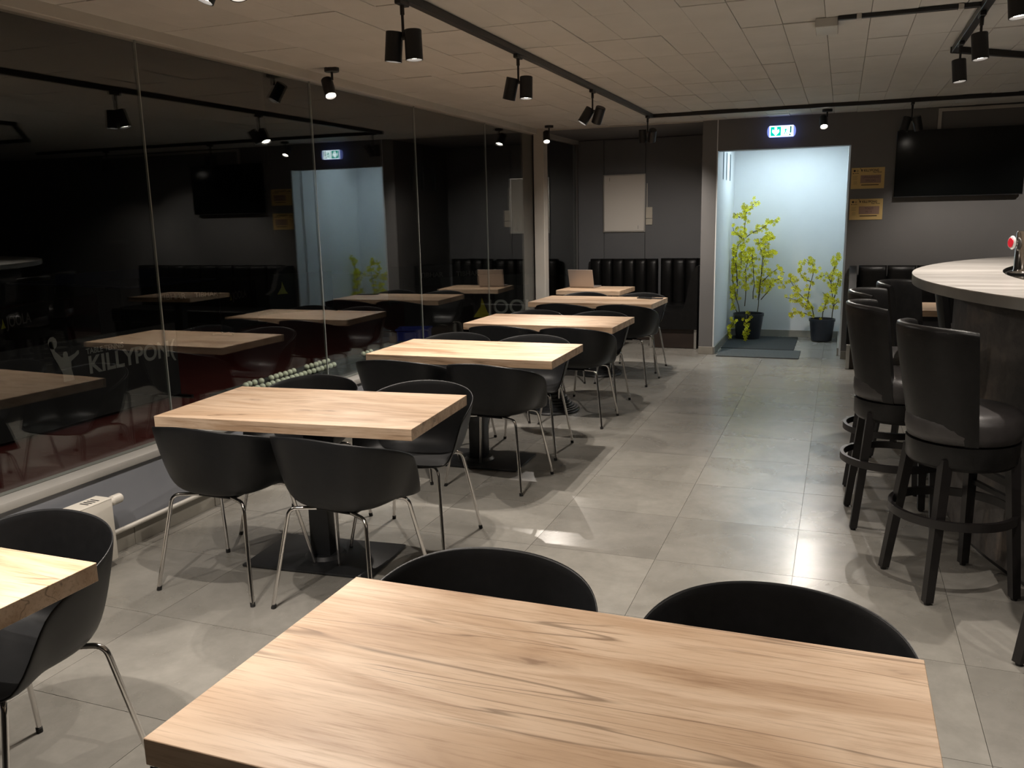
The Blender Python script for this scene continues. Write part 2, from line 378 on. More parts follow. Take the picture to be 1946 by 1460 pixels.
# ================================================================== LIGHT FITTINGS
def rot_to(d): return Vector(d).normalized().to_track_quat('-Z', 'Y')
head_me = B().lathe([(.036,.06),(.038,.057),(.038,-.065),(.034,-.065),(.033,-.052),(.0,-.052)], 28, cap1=False).mesh('lamp_head', 'black', 30)
lens_me = B().lathe([(.0,-.054),(.031,-.054),(.031,-.050),(.0,-.050)], 24, cap0=False, cap1=False).mesh('lens', 'lens', 30)
dark_me = B().lathe([(.0,-.054),(.031,-.054),(.031,-.050),(.0,-.050)], 24, cap0=False, cap1=False).mesh('lens', 'gloss', 30)
def add_head(par, loc, d, lit, power=1.0, size=105):
    q = rot_to(d); h = child('lamp_head', head_me, par, loc); h.rotation_mode = 'QUATERNION'; h.rotation_quaternion = q
    l = child('lens', lens_me if lit else dark_me, h)
    if lit:
        ld = bpy.data.lights.new('spot_bulb', 'SPOT'); ld.energy = SPOT_W*power; ld.color = SPOT_COL; ld.spot_size = math.radians(size); ld.spot_blend = .75
        ld.shadow_soft_size = .011
        lo = bpy.data.objects.new('spot_bulb', ld); C.objects.link(lo); lo.parent = h; lo.location = (0,0,-.075)
    return h
def track_pair(x, y, ceil_z, label, heads, group=None, drop=.155):
    t = thing('track_spotlight', label, 'spotlight', (x, y, ceil_z), 0, group)
    B().box(-.014, -.045, -.022, .014, .045, 0, .003).obj('adapter', 'black', t)
    B().tube([(0,0,-.02), (0,0,-drop)], .0065, 10).tube([(0,0,-.02), (0,0,-.06)], .010, 10).obj('stem', 'black', t)
    if len(heads) > 1: B().tube([(-.03,0,-drop), (.03,0,-drop)], .009, 10).obj('bracket', 'black', t)
    for dx, d, lit, pw in heads: add_head(t, (dx, 0, -drop-(.03 if len(heads) > 1 else .055)), d, lit, pw)
    return t
T = thing('lighting_track', 'long black ceiling track above the row of tables, turning along the back wall', 'light track', (0,0,0))
B().box(-1.852, BY+.1, CZ-.036, -1.812, 8.88, CZ, .002).obj('rail', 'track', T)
B().box(-1.852, 8.84, CZ-.036, 3.4, 8.88, CZ, .002).obj('rail', 'track', T)
D = (0,0,-1)
pairs = [0, 0, 0, (3.55, 'first black twin spotlight in view on the long ceiling track'), (5.0, 'second black twin spotlight on the long track, one head tilted'),
         (6.64, 'third black twin spotlight on the long track, heads splayed'), (8.72, 'black twin spotlight at the far corner of the long track')]
track_pair(-1.832, 1.12, CZ-.036, 'black twin track spotlight above the left table edge', [(-.048, (-.25,.2,-1), True, 1.0), (.048, (.45,.3,-1), True, .95)])
track_pair(-1.832, 2.35, CZ-.036, 'black twin track spotlight between first and second table', [(-.048, (-.35,-.3,-1), True, 1.0), (.048, (.45,-.3,-1), True, .9)])
track_pair(-1.832, 3.55, CZ-.036, pairs[3][1], [(-.048, (-.12,.03,-1), True, .45), (.048, (.02,.0,-1), True, .6)])
track_pair(-1.832, 5.0, CZ-.036, pairs[4][1], [(-.048, (-.28,.10,-1), True, .9), (.048, (.0,-.06,-1), True, .95)])
track_pair(-1.832, 6.64, CZ-.036, pairs[5][1], [(-.048, (-.6,-.25,-1), True, 1.0), (.048, (-.45,.35,-1), True, .8)])
track_pair(-1.832, 8.66, CZ-.036, pairs[6][1], [(-.048, (0,.15,-1), True, .5), (.048, (-.25,.75,-1), True, 1.1)])
track_pair(.545, 8.86, CZ-.036, 'black twin spotlight on the cross track near the television', [(-.05, (-.25,-.1,-1), False, 0), (.05, (.25,.30,-1), True, .4)])
track_pair(2.2, 8.86, CZ-.036, 'added twin spotlight on the cross track beyond the right edge, brightening the wall', [(-.05, (-.35,.45,-1), True, .3), (.05, (.25,.3,-1), True, .3)])  # unseen pair, added to brighten the back wall
def surface_spot(x, y, d, label, pw=1.0):
    t = thing('surface_spotlight', label, 'spotlight', (x, y, CZ))
    B().lathe([(.0,0),(.048,0),(.048,-.022),(.044,-.026),(0,-.026)], 28, cap0=False, cap1=False).obj('ceiling_rose', 'black', t)
    B().tube([(0,0,-.02), (0,0,-.075)], .008, 10).obj('stem', 'black', t)
    dd = Vector(d).normalized(); add_head(t, Vector((-.03,0,-.12)), d, True, pw, 110)
surface_spot(-3.12, 1.25, (.35,.45,-1), 'added black ceiling spotlight near the glass, brightening the left table and floor', .45)  # unseen spotlight at a guessed position, added to brighten the left floor
surface_spot(-3.14, 5.06, (.45,-.35,-1), 'single black ceiling spotlight close to the glass, shining brightly', .9)
surface_spot(-3.07, 9.33, (.2,-.55,-1), 'single bright spotlight beside the white post in the far corner', .8)
surface_spot(-.19, 9.36, (.12,-.75,-1), 'single bright spotlight above the doorway beside exit sign', .8)
# bar track (polygon following the bar)
TB = thing('lighting_track', 'black angular ceiling track above the bar counter', 'light track', (0,0,0))
def rail(p, q):
    p, q = Vector(p), Vector(q); d = q-p; a = math.atan2(d.y, d.x); mm = Matrix.Translation(((p+q)/2)) @ Matrix.Rotation(a, 4, 'Z')
    B().box(-d.length/2-.02, -.02, -.036, d.length/2+.02, .02, 0, .002, M4=mm).obj('rail', 'track', TB)
rail((.60,6.2,CZ), (.585,2.6,CZ)); rail((.60,6.2,CZ), (1.9,7.45,CZ)); rail((.585,2.6,CZ), (1.9,1.4,CZ)); rail((1.9,7.45,CZ), (3.9,7.45,CZ))
for y, lb, pw in ((5.82,'single black spotlight nearest the corner of the bar track', .8), (5.0,'middle single black spotlight hanging from the bar track', .8), (3.98,'single black spotlight at the top right edge above the bar', .8), (2.7,'single black bar spotlight over the nearest bar stool', .9)):
    track_pair(.592, y, CZ-.036, lb, [(0, (.10,-.06,-1), True, pw)], drop=.10)
track_pair(1.9, 1.45, CZ-.036, 'single black bar spotlight right of the camera', [(0, (-.3,.2,-1), True, .9)], drop=.10)
# cable box and conduit on the ceiling
jb = thing('junction_box', 'small white junction box on the ceiling with dark cable duct', 'electrical box', (-.125, 5.05, CZ))
B().box(-.055,-.10,-.045, .055,.14,0,.003).obj('housing', 'frame', jb)
B().box(.055,-.125,-.022, .70,-.095,-.002,.002).obj('cable_duct', 'black', jb)
for x in (.155, .615): B().box(x-.012,-.135,-.027, x+.012,-.085,0,.002).obj('clip', 'frame', jb)

# ================================================================== TABLES
def table(cx, cy, rz, label, kind, sx=1.245, sy=.69, base='square'):
    t = thing('dining_table', label, 'table', (cx, cy, 0), rz, 'oak topped tables')
    B().box(-sx/2, -sy/2, .70, sx/2, sy/2, .75, .0012).obj('tabletop', 'wood', t)
    B().box(-.28, -.16, .694, .28, .16, .70).obj('mounting_plate', 'base', t)
    if base == 'square':
        B().box(-.33, -.205, .002, .33, .205, .014, .004, 2).obj('base_plate', 'base', t)
        B().box(-.052, -.052, .014, .052, .052, .694, .006, 2).obj('column', 'base', t)
        B().lathe([(.0,.03),(.085,.03),(.10,.014),(0,.014)], 28, cap0=False, cap1=False).obj('collar', 'base', t)
    else:
        prof = [(.0,.002),(.235,.002),(.24,.012)]
        r, z = .225, .02
        for k in range(9):
            prof += [(r+.008, z), (r+.006, z+.010), (r-.012, z+.012)]; r -= .019; z += .010+.004*k
        prof += [(.04, z+.01), (.04, .694), (0, .694)]
        B().lathe(prof, 36, cap0=False, cap1=False).obj('pedestal', 'base', t)
    return t
table(-.435, 1.335, 0, 'large oak topped table in the foreground at the bottom of the picture', 1)
table(-2.365, 1.205, 0, 'oak topped table cut off by the left edge of the picture', 1)
table(-2.252, 3.323, math.radians(4.6), 'second oak topped table by the glass, square black base showing', 1)
table(-2.187, 5.078, math.radians(.7), 'third oak topped table from the camera in the row by the glass', 1)
table(-2.20, 6.645, math.radians(-1), 'fourth oak topped table by the glass with ribbed round base', 1, base='round')
table(-2.245, 8.335, math.radians(-2), 'fifth oak topped table by the glass with a phone on it', 1, base='round')
table(-2.62, 9.62, math.radians(-3), 'small square oak topped table at the booth carrying a laptop', 1, .75, .62, 'round')
table(.62, 8.18, 0, 'small oak topped table glimpsed behind the bar stools at the right booth', 1, .9, .69)
# ================================================================== TUB CHAIRS
def shell_mesh():
    b = B(); n = 56; rings = []
    def rim(th):                      # th: 0 back, +-pi front
        a = abs(th); ad = math.degrees(a)
        # plan outline
        rx, yb, yf = .292, .272, .235
        x = math.sin(th); y = -math.cos(th)
        R = 1/((abs(x)/rx)**2.6 + (abs(y)/(yb if y < 0 else yf))**2.6)**(1/2.6)
        if ad < 98: z = .772 - .118*(ad/98)**2.0
        else:
            t = min(1, (ad-98)/26); t = t*t*(3-2*t); z = .654*(1-t) + .452*t
        return R, z, x, y
    S = [0, .35, .7, .9, 1.0]
    vs_ = []
    prof = [(.02,0),(.35,0),(.62,.0),(.80,.02),(.90,.09),(.95,.22),(.975,.42),(.99,.65),(1.0,.85),(1.0,1.0)]
    for f, h in prof:
        ring = []
        for k in range(n):
            th = -PI + 2*PI*k/n
            R, z, x, y = rim(th)
            zs = .445
            Rb = R*(.80 if z > .47 else 1.0)
            # wall leans outward from base to rim
            t = min(1, max(0, (z-.452)/.2))
            Rb = R*(1 - .20*t)
            if f <= .62: r = Rb*f/.95
            else: r = Rb*f + (R-Rb)*(h**.75)
            zz = zs + (z-zs)*h
            if f < .8: zz = zs - .012*(1-(f/.8)**2) + .0
            ring.append((r*x, r*y, zz))
        rings.append(b.ring(ring))
    b.skin(rings, True, True, False)
    bmesh.ops.recalc_face_normals(b.bm, faces=b.bm.faces)
    me = bpy.data.meshes.new('shell'); b.bm.to_mesh(me); b.bm.free(); me.materials.append(M['shell'])
    o = bpy.data.objects.new('tmp', me); C.objects.link(o)
    s1 = o.modifiers.new('s', 'SOLIDIFY'); s1.thickness = .007; s1.offset = 0
    s2 = o.modifiers.new('b', 'SUBSURF'); s2.levels = s2.render_levels = 1
    dg = bpy.context.evaluated_depsgraph_get(); m2 = bpy.data.meshes.new_from_object(o.evaluated_get(dg)); bpy.data.objects.remove(o)
    m2.shade_smooth(); m2.name = 'shell'; return m2
def bend(pts, r=.03, n=5):
    pts = [Vector(p) for p in pts]; out = [pts[0]]
    for a, p, c in zip(pts, pts[1:], pts[2:]):
        u = (a-p).normalized(); v = (c-p).normalized(); rr = min(r, (a-p).length*.45, (c-p).length*.45)
        p0, p1 = p+u*rr, p+v*rr
        for k in range(n+1):
            t = k/n; out.append(p0*(1-t)**2 + p*2*t*(1-t) + p1*t*t)
    out.append(pts[-1]); return out
def make_chair():
    t = thing('tub_chair', 'x', 'chair', group='black tub chairs')
    child('shell', shell_mesh(), t)
    for sy, fx, tx, fy, ty in ((-1,.253,.185,-.235,-.165), (1,.253,.19,.225,.14)):
        for sx in (-1, 1):
            B().tube(bend([(sx*fx, fy, .012), (sx*tx*1.03, ty, .428), (sx*.045, ty*.55, .424)], .035), .0085, 10).obj('leg', 'chrome', t, 60)
            B().tube([(sx*fx, fy, 0), (sx*(fx-.0025), fy-.0025*sy, .018)], .0105, 10).obj('leg_cap', 'rubber', t, 60)
    B().box(-.10,-.12,.418, .10,.10,.430,.004).obj('seat_mount', 'shell', t)
    B().box(-.02,.10,.4475, .02,.108,.4495,.0005).obj('grip_slot', 'rubber', t)
    return t
TN = [('second', -2.50, -1.885, 2.995, -2.59, -1.935, 3.665), ('third', -2.52, -1.895, 4.72, -2.55, -1.96, 5.42), ('fourth', -2.47, -1.87, 6.36, -2.49, -1.91, 6.95), ('fifth', -2.48, -1.87, 8.02, -2.53, -1.93, 8.70)]
spots = []
for nm, nlx, nrx, ny, flx, frx, fy in TN:
    spots.append((nlx, ny, random.uniform(-3,3), f'black tub chair at the near left of the {nm} table, back to the camera'))
    spots.append((nrx, ny-.01, random.uniform(-6,0), f'black tub chair at the near right of the {nm} table, back to the camera'))
    spots.append((flx, fy, 180+random.uniform(-4,4), f'black tub chair at the far left of the {nm} table, facing the camera'))
    spots.append((frx, fy, 180+random.uniform(-3,5), f'black tub chair at the far right of the {nm} table, facing the camera'))
spots += [(-.755, 1.64, 180, 'black tub chair behind the foreground table, left one of the two'), (-.095, 1.635, 178, 'black tub chair behind the foreground table, right one of the two'),
          (-2.10, 1.53, 176, 'black tub chair tucked under the table at the left picture edge'), (-2.78, 1.5, 182, 'black tub chair by the radiator, beyond the left picture edge')]
c0 = make_chair()
for i, (x, y, a, lb) in enumerate(spots):
    c = c0 if i == 0 else copy_tree(c0)
    c.location = (x, y, 0); c.rotation_euler = (0,0,math.radians(a)); c['label'] = lb
# ================================================================== BAR
BC = (2.942, 4.929); RO = 2.583; RB = 2.37; RI = 2.15; BZ = 1.25
bar = thing('bar_counter', 'large round bar with pale concrete look top and dark stone body', 'bar counter', (BC[0], BC[1], 0))
def ringwall(r0, r1, z0, z1, seg=160):
    b = B(); rs = []
    for r, z in ((r0,z0),(r1,z0),(r1,z1),(r0,z1)): rs.append(b.ring([(r*math.cos(2*PI*k/seg), r*math.sin(2*PI*k/seg), z) for k in range(seg)]))
    rs.append(rs[0])
    return b.skin(rs, True, False, False)
ringwall(RI, RO, BZ-.004, BZ).obj('countertop', 'bartop', bar)
ringwall(RI, RO-.0005, BZ-.048, BZ-.0045).obj('edge_band', 'baredge', bar)
ringwall(RB-.05, RB, .03, BZ-.048).obj('body', 'stone', bar)
ringwall(RB-.09, RB-.02, 0, .03).obj('plinth', 'blackwood', bar)
ringwall(1.55, RI, BZ-.03, BZ-.012).obj('inner_worktop', 'gloss', bar)
# beer tap
tp = thing('beer_tap', 'chrome beer column with a round red and white badge on the bar', 'beer tap', (.915, 5.2, BZ-.012))
B().lathe([(0,0),(.085,0),(.085,.008),(.062,.016),(.058,.03),(.058,.215),(.052,.224),(0,.226)], 36, cap0=False, cap1=False).obj('column', 'chrome', tp)
mt = Matrix.Translation((-.075,-.02,.165)) @ Matrix.Rotation(math.radians(-90), 4, 'Y') @ Matrix.Rotation(math.radians(20), 4, 'X')
bd = B().lathe([(0,-.004),(.030,-.004),(.036,.002),(.030,.010),(0,.010)], 28, cap0=False, cap1=False); bmesh.ops.transform(bd.bm, matrix=mt, verts=bd.bm.verts); bdo = bd.obj('badge', 'clear', tp)
bd = B().lathe([(0,.010),(.026,.010),(.024,.013),(0,.013)], 28, cap0=False, cap1=False); bmesh.ops.transform(bd.bm, matrix=mt, verts=bd.bm.verts); bd.obj('red_disc', 'red', bdo)
B().tube([(-.05,-.01,.165),(-.075,-.02,.165)], .012, 12).obj('spigot', 'chrome', tp)
B().tube([(0,-.058,.12),(0,-.13,.12),(0,-.135,.07)], .011, 12).obj('spout', 'chrome', tp)
# ================================================================== BAR STOOLS
def make_stool():
    t = thing('bar_stool', 'x', 'bar stool', group='black bar stools')     # faces +X, back at -X
    # curved padded back
    b = B(); rings = []
    n = 22; hw = math.radians(66)
    for k in range(n+1):
        a = -hw + 2*hw*k/n; e = min(1, (1-abs(2*k/n-1))*7)**.5 if k not in (0, n) else .55
        ring = []
        for q in range(20):
            u = 2*PI*q/20; cu, su = math.cos(u), math.sin(u)
            h = .255*(abs(su)**.35)*(1 if su > 0 else -1); th = .026*(abs(cu)**.5)*(1 if cu > 0 else -1)*(.6+.4*e)
            zz = .885 + h*(.90+.05*e); lean = (zz-.66)*.17
            rr = .212 + lean*.55 + th
            ring.append((-rr*math.cos(a)*1.0 + .055 - lean*.55, rr*math.sin(a), zz + .012*math.cos(a*1.2)))
        rings.append(b.ring(ring))
    b.skin(rings, True).obj('backrest', 'leather', t, 60)
    # seat cushion
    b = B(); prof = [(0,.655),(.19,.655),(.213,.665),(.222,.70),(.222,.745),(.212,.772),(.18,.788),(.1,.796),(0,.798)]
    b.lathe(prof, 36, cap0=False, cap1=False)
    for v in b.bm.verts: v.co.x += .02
    b.obj('seat_cushion', 'litseat', t, 60)
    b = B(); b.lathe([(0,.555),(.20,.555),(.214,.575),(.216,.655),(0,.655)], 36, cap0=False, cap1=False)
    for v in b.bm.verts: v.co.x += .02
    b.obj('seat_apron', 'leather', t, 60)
    for sx, sy in ((-1,-1),(-1,1),(1,-1),(1,1)):
        xt, yt = (-.125 if sx < 0 else .155), sy*.135; xb, yb = (-.185 if sx < 0 else .185), sy*.182
        bb_ = B(); r0 = []; r1 = []
        for X, Y, Z, w_, lst in ((xb, yb, .012, .017, r0), (xt, yt, .60, .021, r1)):
            lst += [(X-w_,Y-w_,Z),(X+w_,Y-w_,Z),(X+w_,Y+w_,Z),(X-w_,Y+w_,Z)]
        bb_.skin([bb_.ring(r0), bb_.ring(r1)])
        bb_.obj('leg', 'blackwood', t)
        B().lathe([(0,0),(.012,0),(.014,.012),(0,.012)], 12, (xb,yb,0), False, False).obj('leg_glide', 'rubber', t)
    # hoop foot rest
    b = B(); seg = 48; rs = []
    for r, z in ((.232,.325),(.250,.325),(.250,.36),(.232,.36)): rs.append(b.ring([(r*math.cos(2*PI*k/seg), r*math.sin(2*PI*k/seg), z) for k in range(seg)]))
    rs.append(rs[0]); b.skin(rs, True, False, False).obj('foot_ring', 'blackwood', t)
    B().box(.165,-.16,.46,.185,.16,.49).box(.165,-.16,.40,.185,.16,.42).obj('stretcher', 'blackwood', t)
    return t
s0 = make_stool()
SA = [(220.5,'nearest black bar stool, mostly cut off by the right picture edge'), (203.0,'black bar stool with lit seat, largest one fully in view'), (186.0,'second black bar stool in view, behind the largest one'),
      (171.5,'third black bar stool in view, half hidden by the second'), (157.5,'black bar stool turned sideways before the right booth'), (141,'far black bar stool partly hidden under the counter edge')]
for i, (a, lb) in enumerate(SA):
    s = s0 if i == 0 else copy_tree(s0); ar = math.radians(a)
    s.location = (BC[0]+2.66*math.cos(ar), BC[1]+2.66*math.sin(ar), 0); s.rotation_euler = (0,0,ar+PI+math.radians(random.uniform(-3,3))); s['label'] = lb
# ================================================================== BOOTHS
def channel_mesh(wd, z0, z1, dp):
    b = B(); rings = []
    for z, f in ((z0,1),(z0+.05,1),((z0+z1)/2,1),(z1-.06,1),(z1-.02,.82),(z1,.45)):
        r = []
        for q in range(16):
            u = 2*PI*q/16; cu, su = math.cos(u), math.sin(u)
            r.append(((wd/2)*(abs(cu)**.5)*(1 if cu > 0 else -1), (dp/2)*f*(abs(su)**.7)*(1 if su > 0 else -1), z))
        rings.append(b.ring(r))
    return b.skin(rings, True).mesh('back_channel', 'leather', 50)
def bench_back(t, x0, n, wd, y, z1, lean=0):
    me = channel_mesh(wd, .42, z1, .12)
    for k in range(n): child('back_channel', me, t, (x0+wd*(k+.5), y, 0))
bt = thing('booth_bench', 'long black leatherette booth with ribbed back under the whiteboard', 'bench', (0,0,0), 0)
bench_back(bt, -3.14, 6, .152, 11.27, 1.0); bench_back(bt, -2.19, 4, .16, 11.27, 1.005)
B().box(-3.14, 10.68, .28, -1.55, 11.2, .45, .035, 3).obj('seat_cushion', 'leather', bt)
B().box(-3.12, 10.74, 0, -1.55, 11.3, .28, .004).obj('base', 'kick', bt)
st = thing('booth_bench', 'black booth side bench with arched end panel beside the doorway pillar', 'bench', (0,0,0), 0)
prof = [(-2.1,.235),(-1.535,.235),(-1.535,.975),(-1.555,.972),(-1.60,.90),(-1.635,.78),(-1.66,.62),(-1.70,.47),(-1.75,.445),(-2.07,.445),(-2.1,.42)]
mm = Matrix.Rotation(math.radians(90), 4, 'X'); mm.translation = (0, 10.66, 0)
B().prism(prof, .56, mm).obj('side_body', 'leather', st, 50)
B().box(-2.09, 10.14, .004, -1.545, 10.66, .235, .003).obj('base', 'kick', st)
for x in (-2.095, -1.57): B().box(x, 10.125, .003, x+.03, 10.145, .232, .002).obj('corner_strip', 'steel', st)
rb = thing('booth_bench', 'black booth bench against the back wall right of the doorway', 'bench', (0,0,0), 0)
me = channel_mesh(.27, .42, 1.01, .13)
for k in range(9): child('back_channel', me, rb, (.32+.275*k, 9.70, 0))
B().box(.15, 9.12, .26, 2.7, 9.64, .45, .035, 3).obj('seat_cushion', 'leather', rb)
B().box(.12, 9.18, .004, 2.7, 9.76, .26, .003).obj('base', 'kick', rb)
prof = [(9.2,.25),(9.78,.25),(9.78,1.0),(9.62,1.0),(9.45,.93),(9.34,.72),(9.2,.66)]
mm = Matrix(((0,0,1,.095),(1,0,0,0),(0,1,0,0),(0,0,0,1)))
B().prism(prof, .07, mm).obj('end_panel', 'leather', rb, 50)
B().box(.10, 9.165, .003, .135, 9.185, .25, .002).obj('corner_strip', 'steel', rb)
# ================================================================== WALL THINGS
tv = thing('television', 'large flat black television on the back wall, switched off', 'television', (1.05, WY-.05, 2.02), 0)
B().box(-.575,-.02,-.325,.575,.02,.325,.004).obj('housing', 'gloss', tv)
B().box(-.566,-.0215,-.312,.566,-.0195,.316).obj('screen', 'tv', tv, 0)
B().box(-.575,-.023,-.327,.575,-.0195,-.3195).obj('bottom_bezel', 'black', tv)
B().box(-.2,.02,-.15,.2,.049,.15).obj('wall_bracket', 'black', tv)
wbd = thing('whiteboard', 'portrait whiteboard with pale frame on the grey recess wall', 'whiteboard', (-2.705, 11.36, 1.72))
B().box(-.28,-.008,-.37,.28,.008,.37,.002).obj('board', 'boardw', wbd)
for a in ((-.285,-.014,-.375,-.268,.01,.375),(.268,-.014,-.375,.285,.01,.375),(-.268,-.014,-.375,.268,.01,-.358),(-.268,-.014,.358,.268,.01,.375)): B().box(*a,.002).obj('frame', 'steel', wbd)
B().box(-.197,-.010,.29,-.194,-.007,.335).box(.186,-.010,-.335,.189,-.007,-.29).obj('pen_mark', 'ink', wbd)
sk_ = thing('switch_plate', 'two stacked beige switch plates beside the whiteboard', 'switch', (-2.372, 11.365, 1.55))
B().box(-.043,-.012,-.03,.043,.006,.115,.003).obj('switch', 'socket', sk_); B().box(-.043,-.012,-.113,.043,.006,-.034,.003).obj('switch', 'socket', sk_)
B().tube([(-.03,-.002,.115),(-.03,-.002,.42)], .007, 8).obj('conduit', 'pipe', sk_)
# exit sign
ex = thing('exit_sign', 'glowing green exit sign with down arrow and running man above the doorway', 'sign', (-.64, WY-.06, 2.40))
b = B(); n = 10; po = [(-.115,-.058),(.115,-.058)] + [(.115+.028*math.cos(a), .058*math.sin(a)) for a in [(-80+20*k)*PI/180 for k in range(9)]] + [(.115,.058),(-.115,.058)] + [(-.115-.028*math.cos(a), .058*math.sin(a)) for a in [(80-20*k)*PI/180 for k in range(9)]]
b.prism(po, .04, facing((0,.0,0))); b.obj('housing', 'signc', ex, 50)
B().box(-.118,-.045,-.055,.118,-.0395,.055).obj('panel', 'signw', ex, 0)
B().box(-.108,-.047,-.046,-.004,-.0445,.046).obj('arrow_field', 'signg', ex, 0)
arrow = [(-.056,-.044),(-.020,-.006),(-.024,.022),(-.042,.006),(-.045,.04),(-.067,.04),(-.070,.006),(-.088,.022),(-.092,-.006)]
b = B(); b.prism(arrow, .002, facing((0,-.0472,0))); b.obj('arrow', 'signw', ex, 0)
B().box(.085,-.047,-.02,.100,-.0445,.046).box(.080,-.047,-.046,.094,-.0445,-.030).obj('door_symbol', 'signd', ex, 0)
b = B()
for poly in ([(.040,.034),(.048,.034),(.048,.026),(.040,.026)], [(.036,.022),(.052,.022),(.046,-.008),(.036,-.008)], [(.036,-.006),(.044,-.006),(.034,-.036),(.026,-.034)], [(.040,-.006),(.048,-.008),(.062,-.030),(.056,-.034)], [(.050,.020),(.066,.004),(.062,.0),(.048,.014)], [(.038,.018),(.024,.008),(.026,.004),(.038,.010)]):
    b.prism(poly, .002, facing((0,-.0468,0)))
b.obj('running_figure', 'signg', ex, 0)
B().box(-.02,-.001,-.02,.02,.06,.02).obj('wall_mount', 'signc', ex)
# posters
def figure(scale):
    P = [(-.62,1.0),(-.50,1.0),(-.46,.80),(-.42,.62),(-.16,.36),(-.10,.36),(-.11,.46),(-.06,.55),(.06,.55),(.11,.46),(.10,.36),(.16,.34),(.42,.42),(.56,.52),(.62,.50),(.60,.38),(.36,.24),(.22,.16),(.20,-.10),(.28,-.55),(-.20,-.55),(-.20,-.22),(-.34,.10),(-.50,.40),(-.60,.70),(-.66,.86)]
    return [(x*scale, y*scale) for x, y in P]
def poster(z, label, l1, l2):
    p = thing('poster', label, 'poster', (.065, WY-.003, z), 0)
    B().box(0,-.002,0,.318,0,.212).obj('sheet', 'card', p, 0)
    B().box(.090,-.003,.056,.286,-.0018,.136).obj('printed_box', 'cardbox', p, 0)
    B().box(.10,-.003,.034,.266,-.0018,.042).obj('printed_line', 'ink', p, 0)
    b = B(); b.lathe([(0,0),(.011,0),(.011,.001),(0,.001)], 20, cap0=False, cap1=False); bmesh.ops.transform(b.bm, matrix=facing((.030,-.0035,.182)), verts=b.bm.verts); b.obj('round_logo', 'ink', p, 0)
    b = B(); b.lathe([(.006,0),(.009,0),(.009,.001),(.006,.001),(.006,0)], 20, cap0=False, cap1=False); bmesh.ops.transform(b.bm, matrix=facing((.058,-.0035,.180)), verts=b.bm.verts); b.obj('round_logo', 'ink', p, 0)
    b = B(); b.prism(figure(.020), .001, facing((.100,-.0035,.184))); b.prism([(.0035*math.cos(k*PI/4), .0035*math.sin(k*PI/4)) for k in range(8)], .001, facing((.086,-.0035,.206))); b.obj('player_logo', 'ink', p, 0)
    text('lettering', 'KILLYPONG', .033, 'ink', p, facing((.118,-.0028,.172)), squash=.82, bold=.0006)
    text('lettering', 'TABLE TENNIS', .013, 'ink', p, facing((.205,-.0028,.158)), bold=.0003)
    b = B().box(.014,-.003,.152,.024,-.0018,.160)
    b.box(.030,-.003,.154,.072,-.0018,.158); b.obj('printed_mark', 'ink', p, 0)
    b = B()
    for k in range(5): b.box(.014+.004*(k%2),-.0028,.128-.009*k,.066-.006*(k%3),-.0018,.131-.009*k)
    for k in range(4): b.box(.024-.004*(k%2),-.0028,.074-.009*k,.060,-.0018,.077-.009*k)
    b.obj('fine_print', 'inkfaint', p, 0)
    text('lettering', l1, .031, 'ink2', p, facing((.188,-.0032,.104)), align='CENTER', squash=.84)
    text('lettering', l2, .031, 'ink2', p, facing((.188,-.0032,.070)), align='CENTER', squash=.9)
poster(1.79, 'upper yellow paper notice right of the doorway, reading spelers', 'OPWARMING', 'SPELERS')
poster(1.475, 'lower yellow paper notice right of the doorway', 'TOILET', 'M / V')
# ================================================================== RADIATOR, PIPE
rd = thing('radiator', 'white panel radiator under the glass at left', 'radiator', (-3.19, 2.18, 0))
B().box(.030,-.74,.04,.052,.74,.336,.004,2).obj('front_panel', 'rad', rd)
B().box(-.045,-.74,.04,-.030,.74,.330,.003).obj('rear_panel', 'rad', rd)
B().box(-.045,.725,.05,.035,.74,.335,.003).box(-.045,-.74,.05,.035,-.725,.335,.003).obj('side_panel', 'rad', rd)
tg = B().box(-.046,-.74,.334,.052,.74,.341,.002).obj('top_grille', 'rad', rd)
b = B()
for k in range(70):
    if 24 < k % 35 < 31: continue
    y = -.70+.02*k; b.box(-.02,y,.3405,.03,y+.009,.3418)
o = b.obj('grille_slot', 'slot', tg, 0); o['kind'] = 'stuff'
B().box(-.075,-.5,.1,-.045,-.46,.3).box(-.075,.46,.1,-.045,.5,.3).obj('wall_bracket', 'rad', rd)
B().tube([(.0,.735,.305),(.0,.77,.305),(.0,.785,.305),(.0,.835,.305),(.0,.842,.305)], .02, 16, [.013,.013,.024,.024,.018]).obj('valve_knob', 'pipe', rd)
pp = thing('heating_pipe', 'white heating pipe running low along the wall under the glass', 'pipe', (0,0,0))
B().tube(bend([(-3.262, 1.2, .112), (-3.262, 9.5,.112), (-3.262,9.6,.0)], .03), .0125, 10).obj('pipe', 'pipe', pp, 60)
B().box(-3.287,5.2,.09,-3.262,5.22,.13).box(-3.287,3.9,.09,-3.262,3.92,.13).box(-3.287,7.2,.09,-3.262,7.22,.13).obj('pipe_clip', 'pipe', pp)
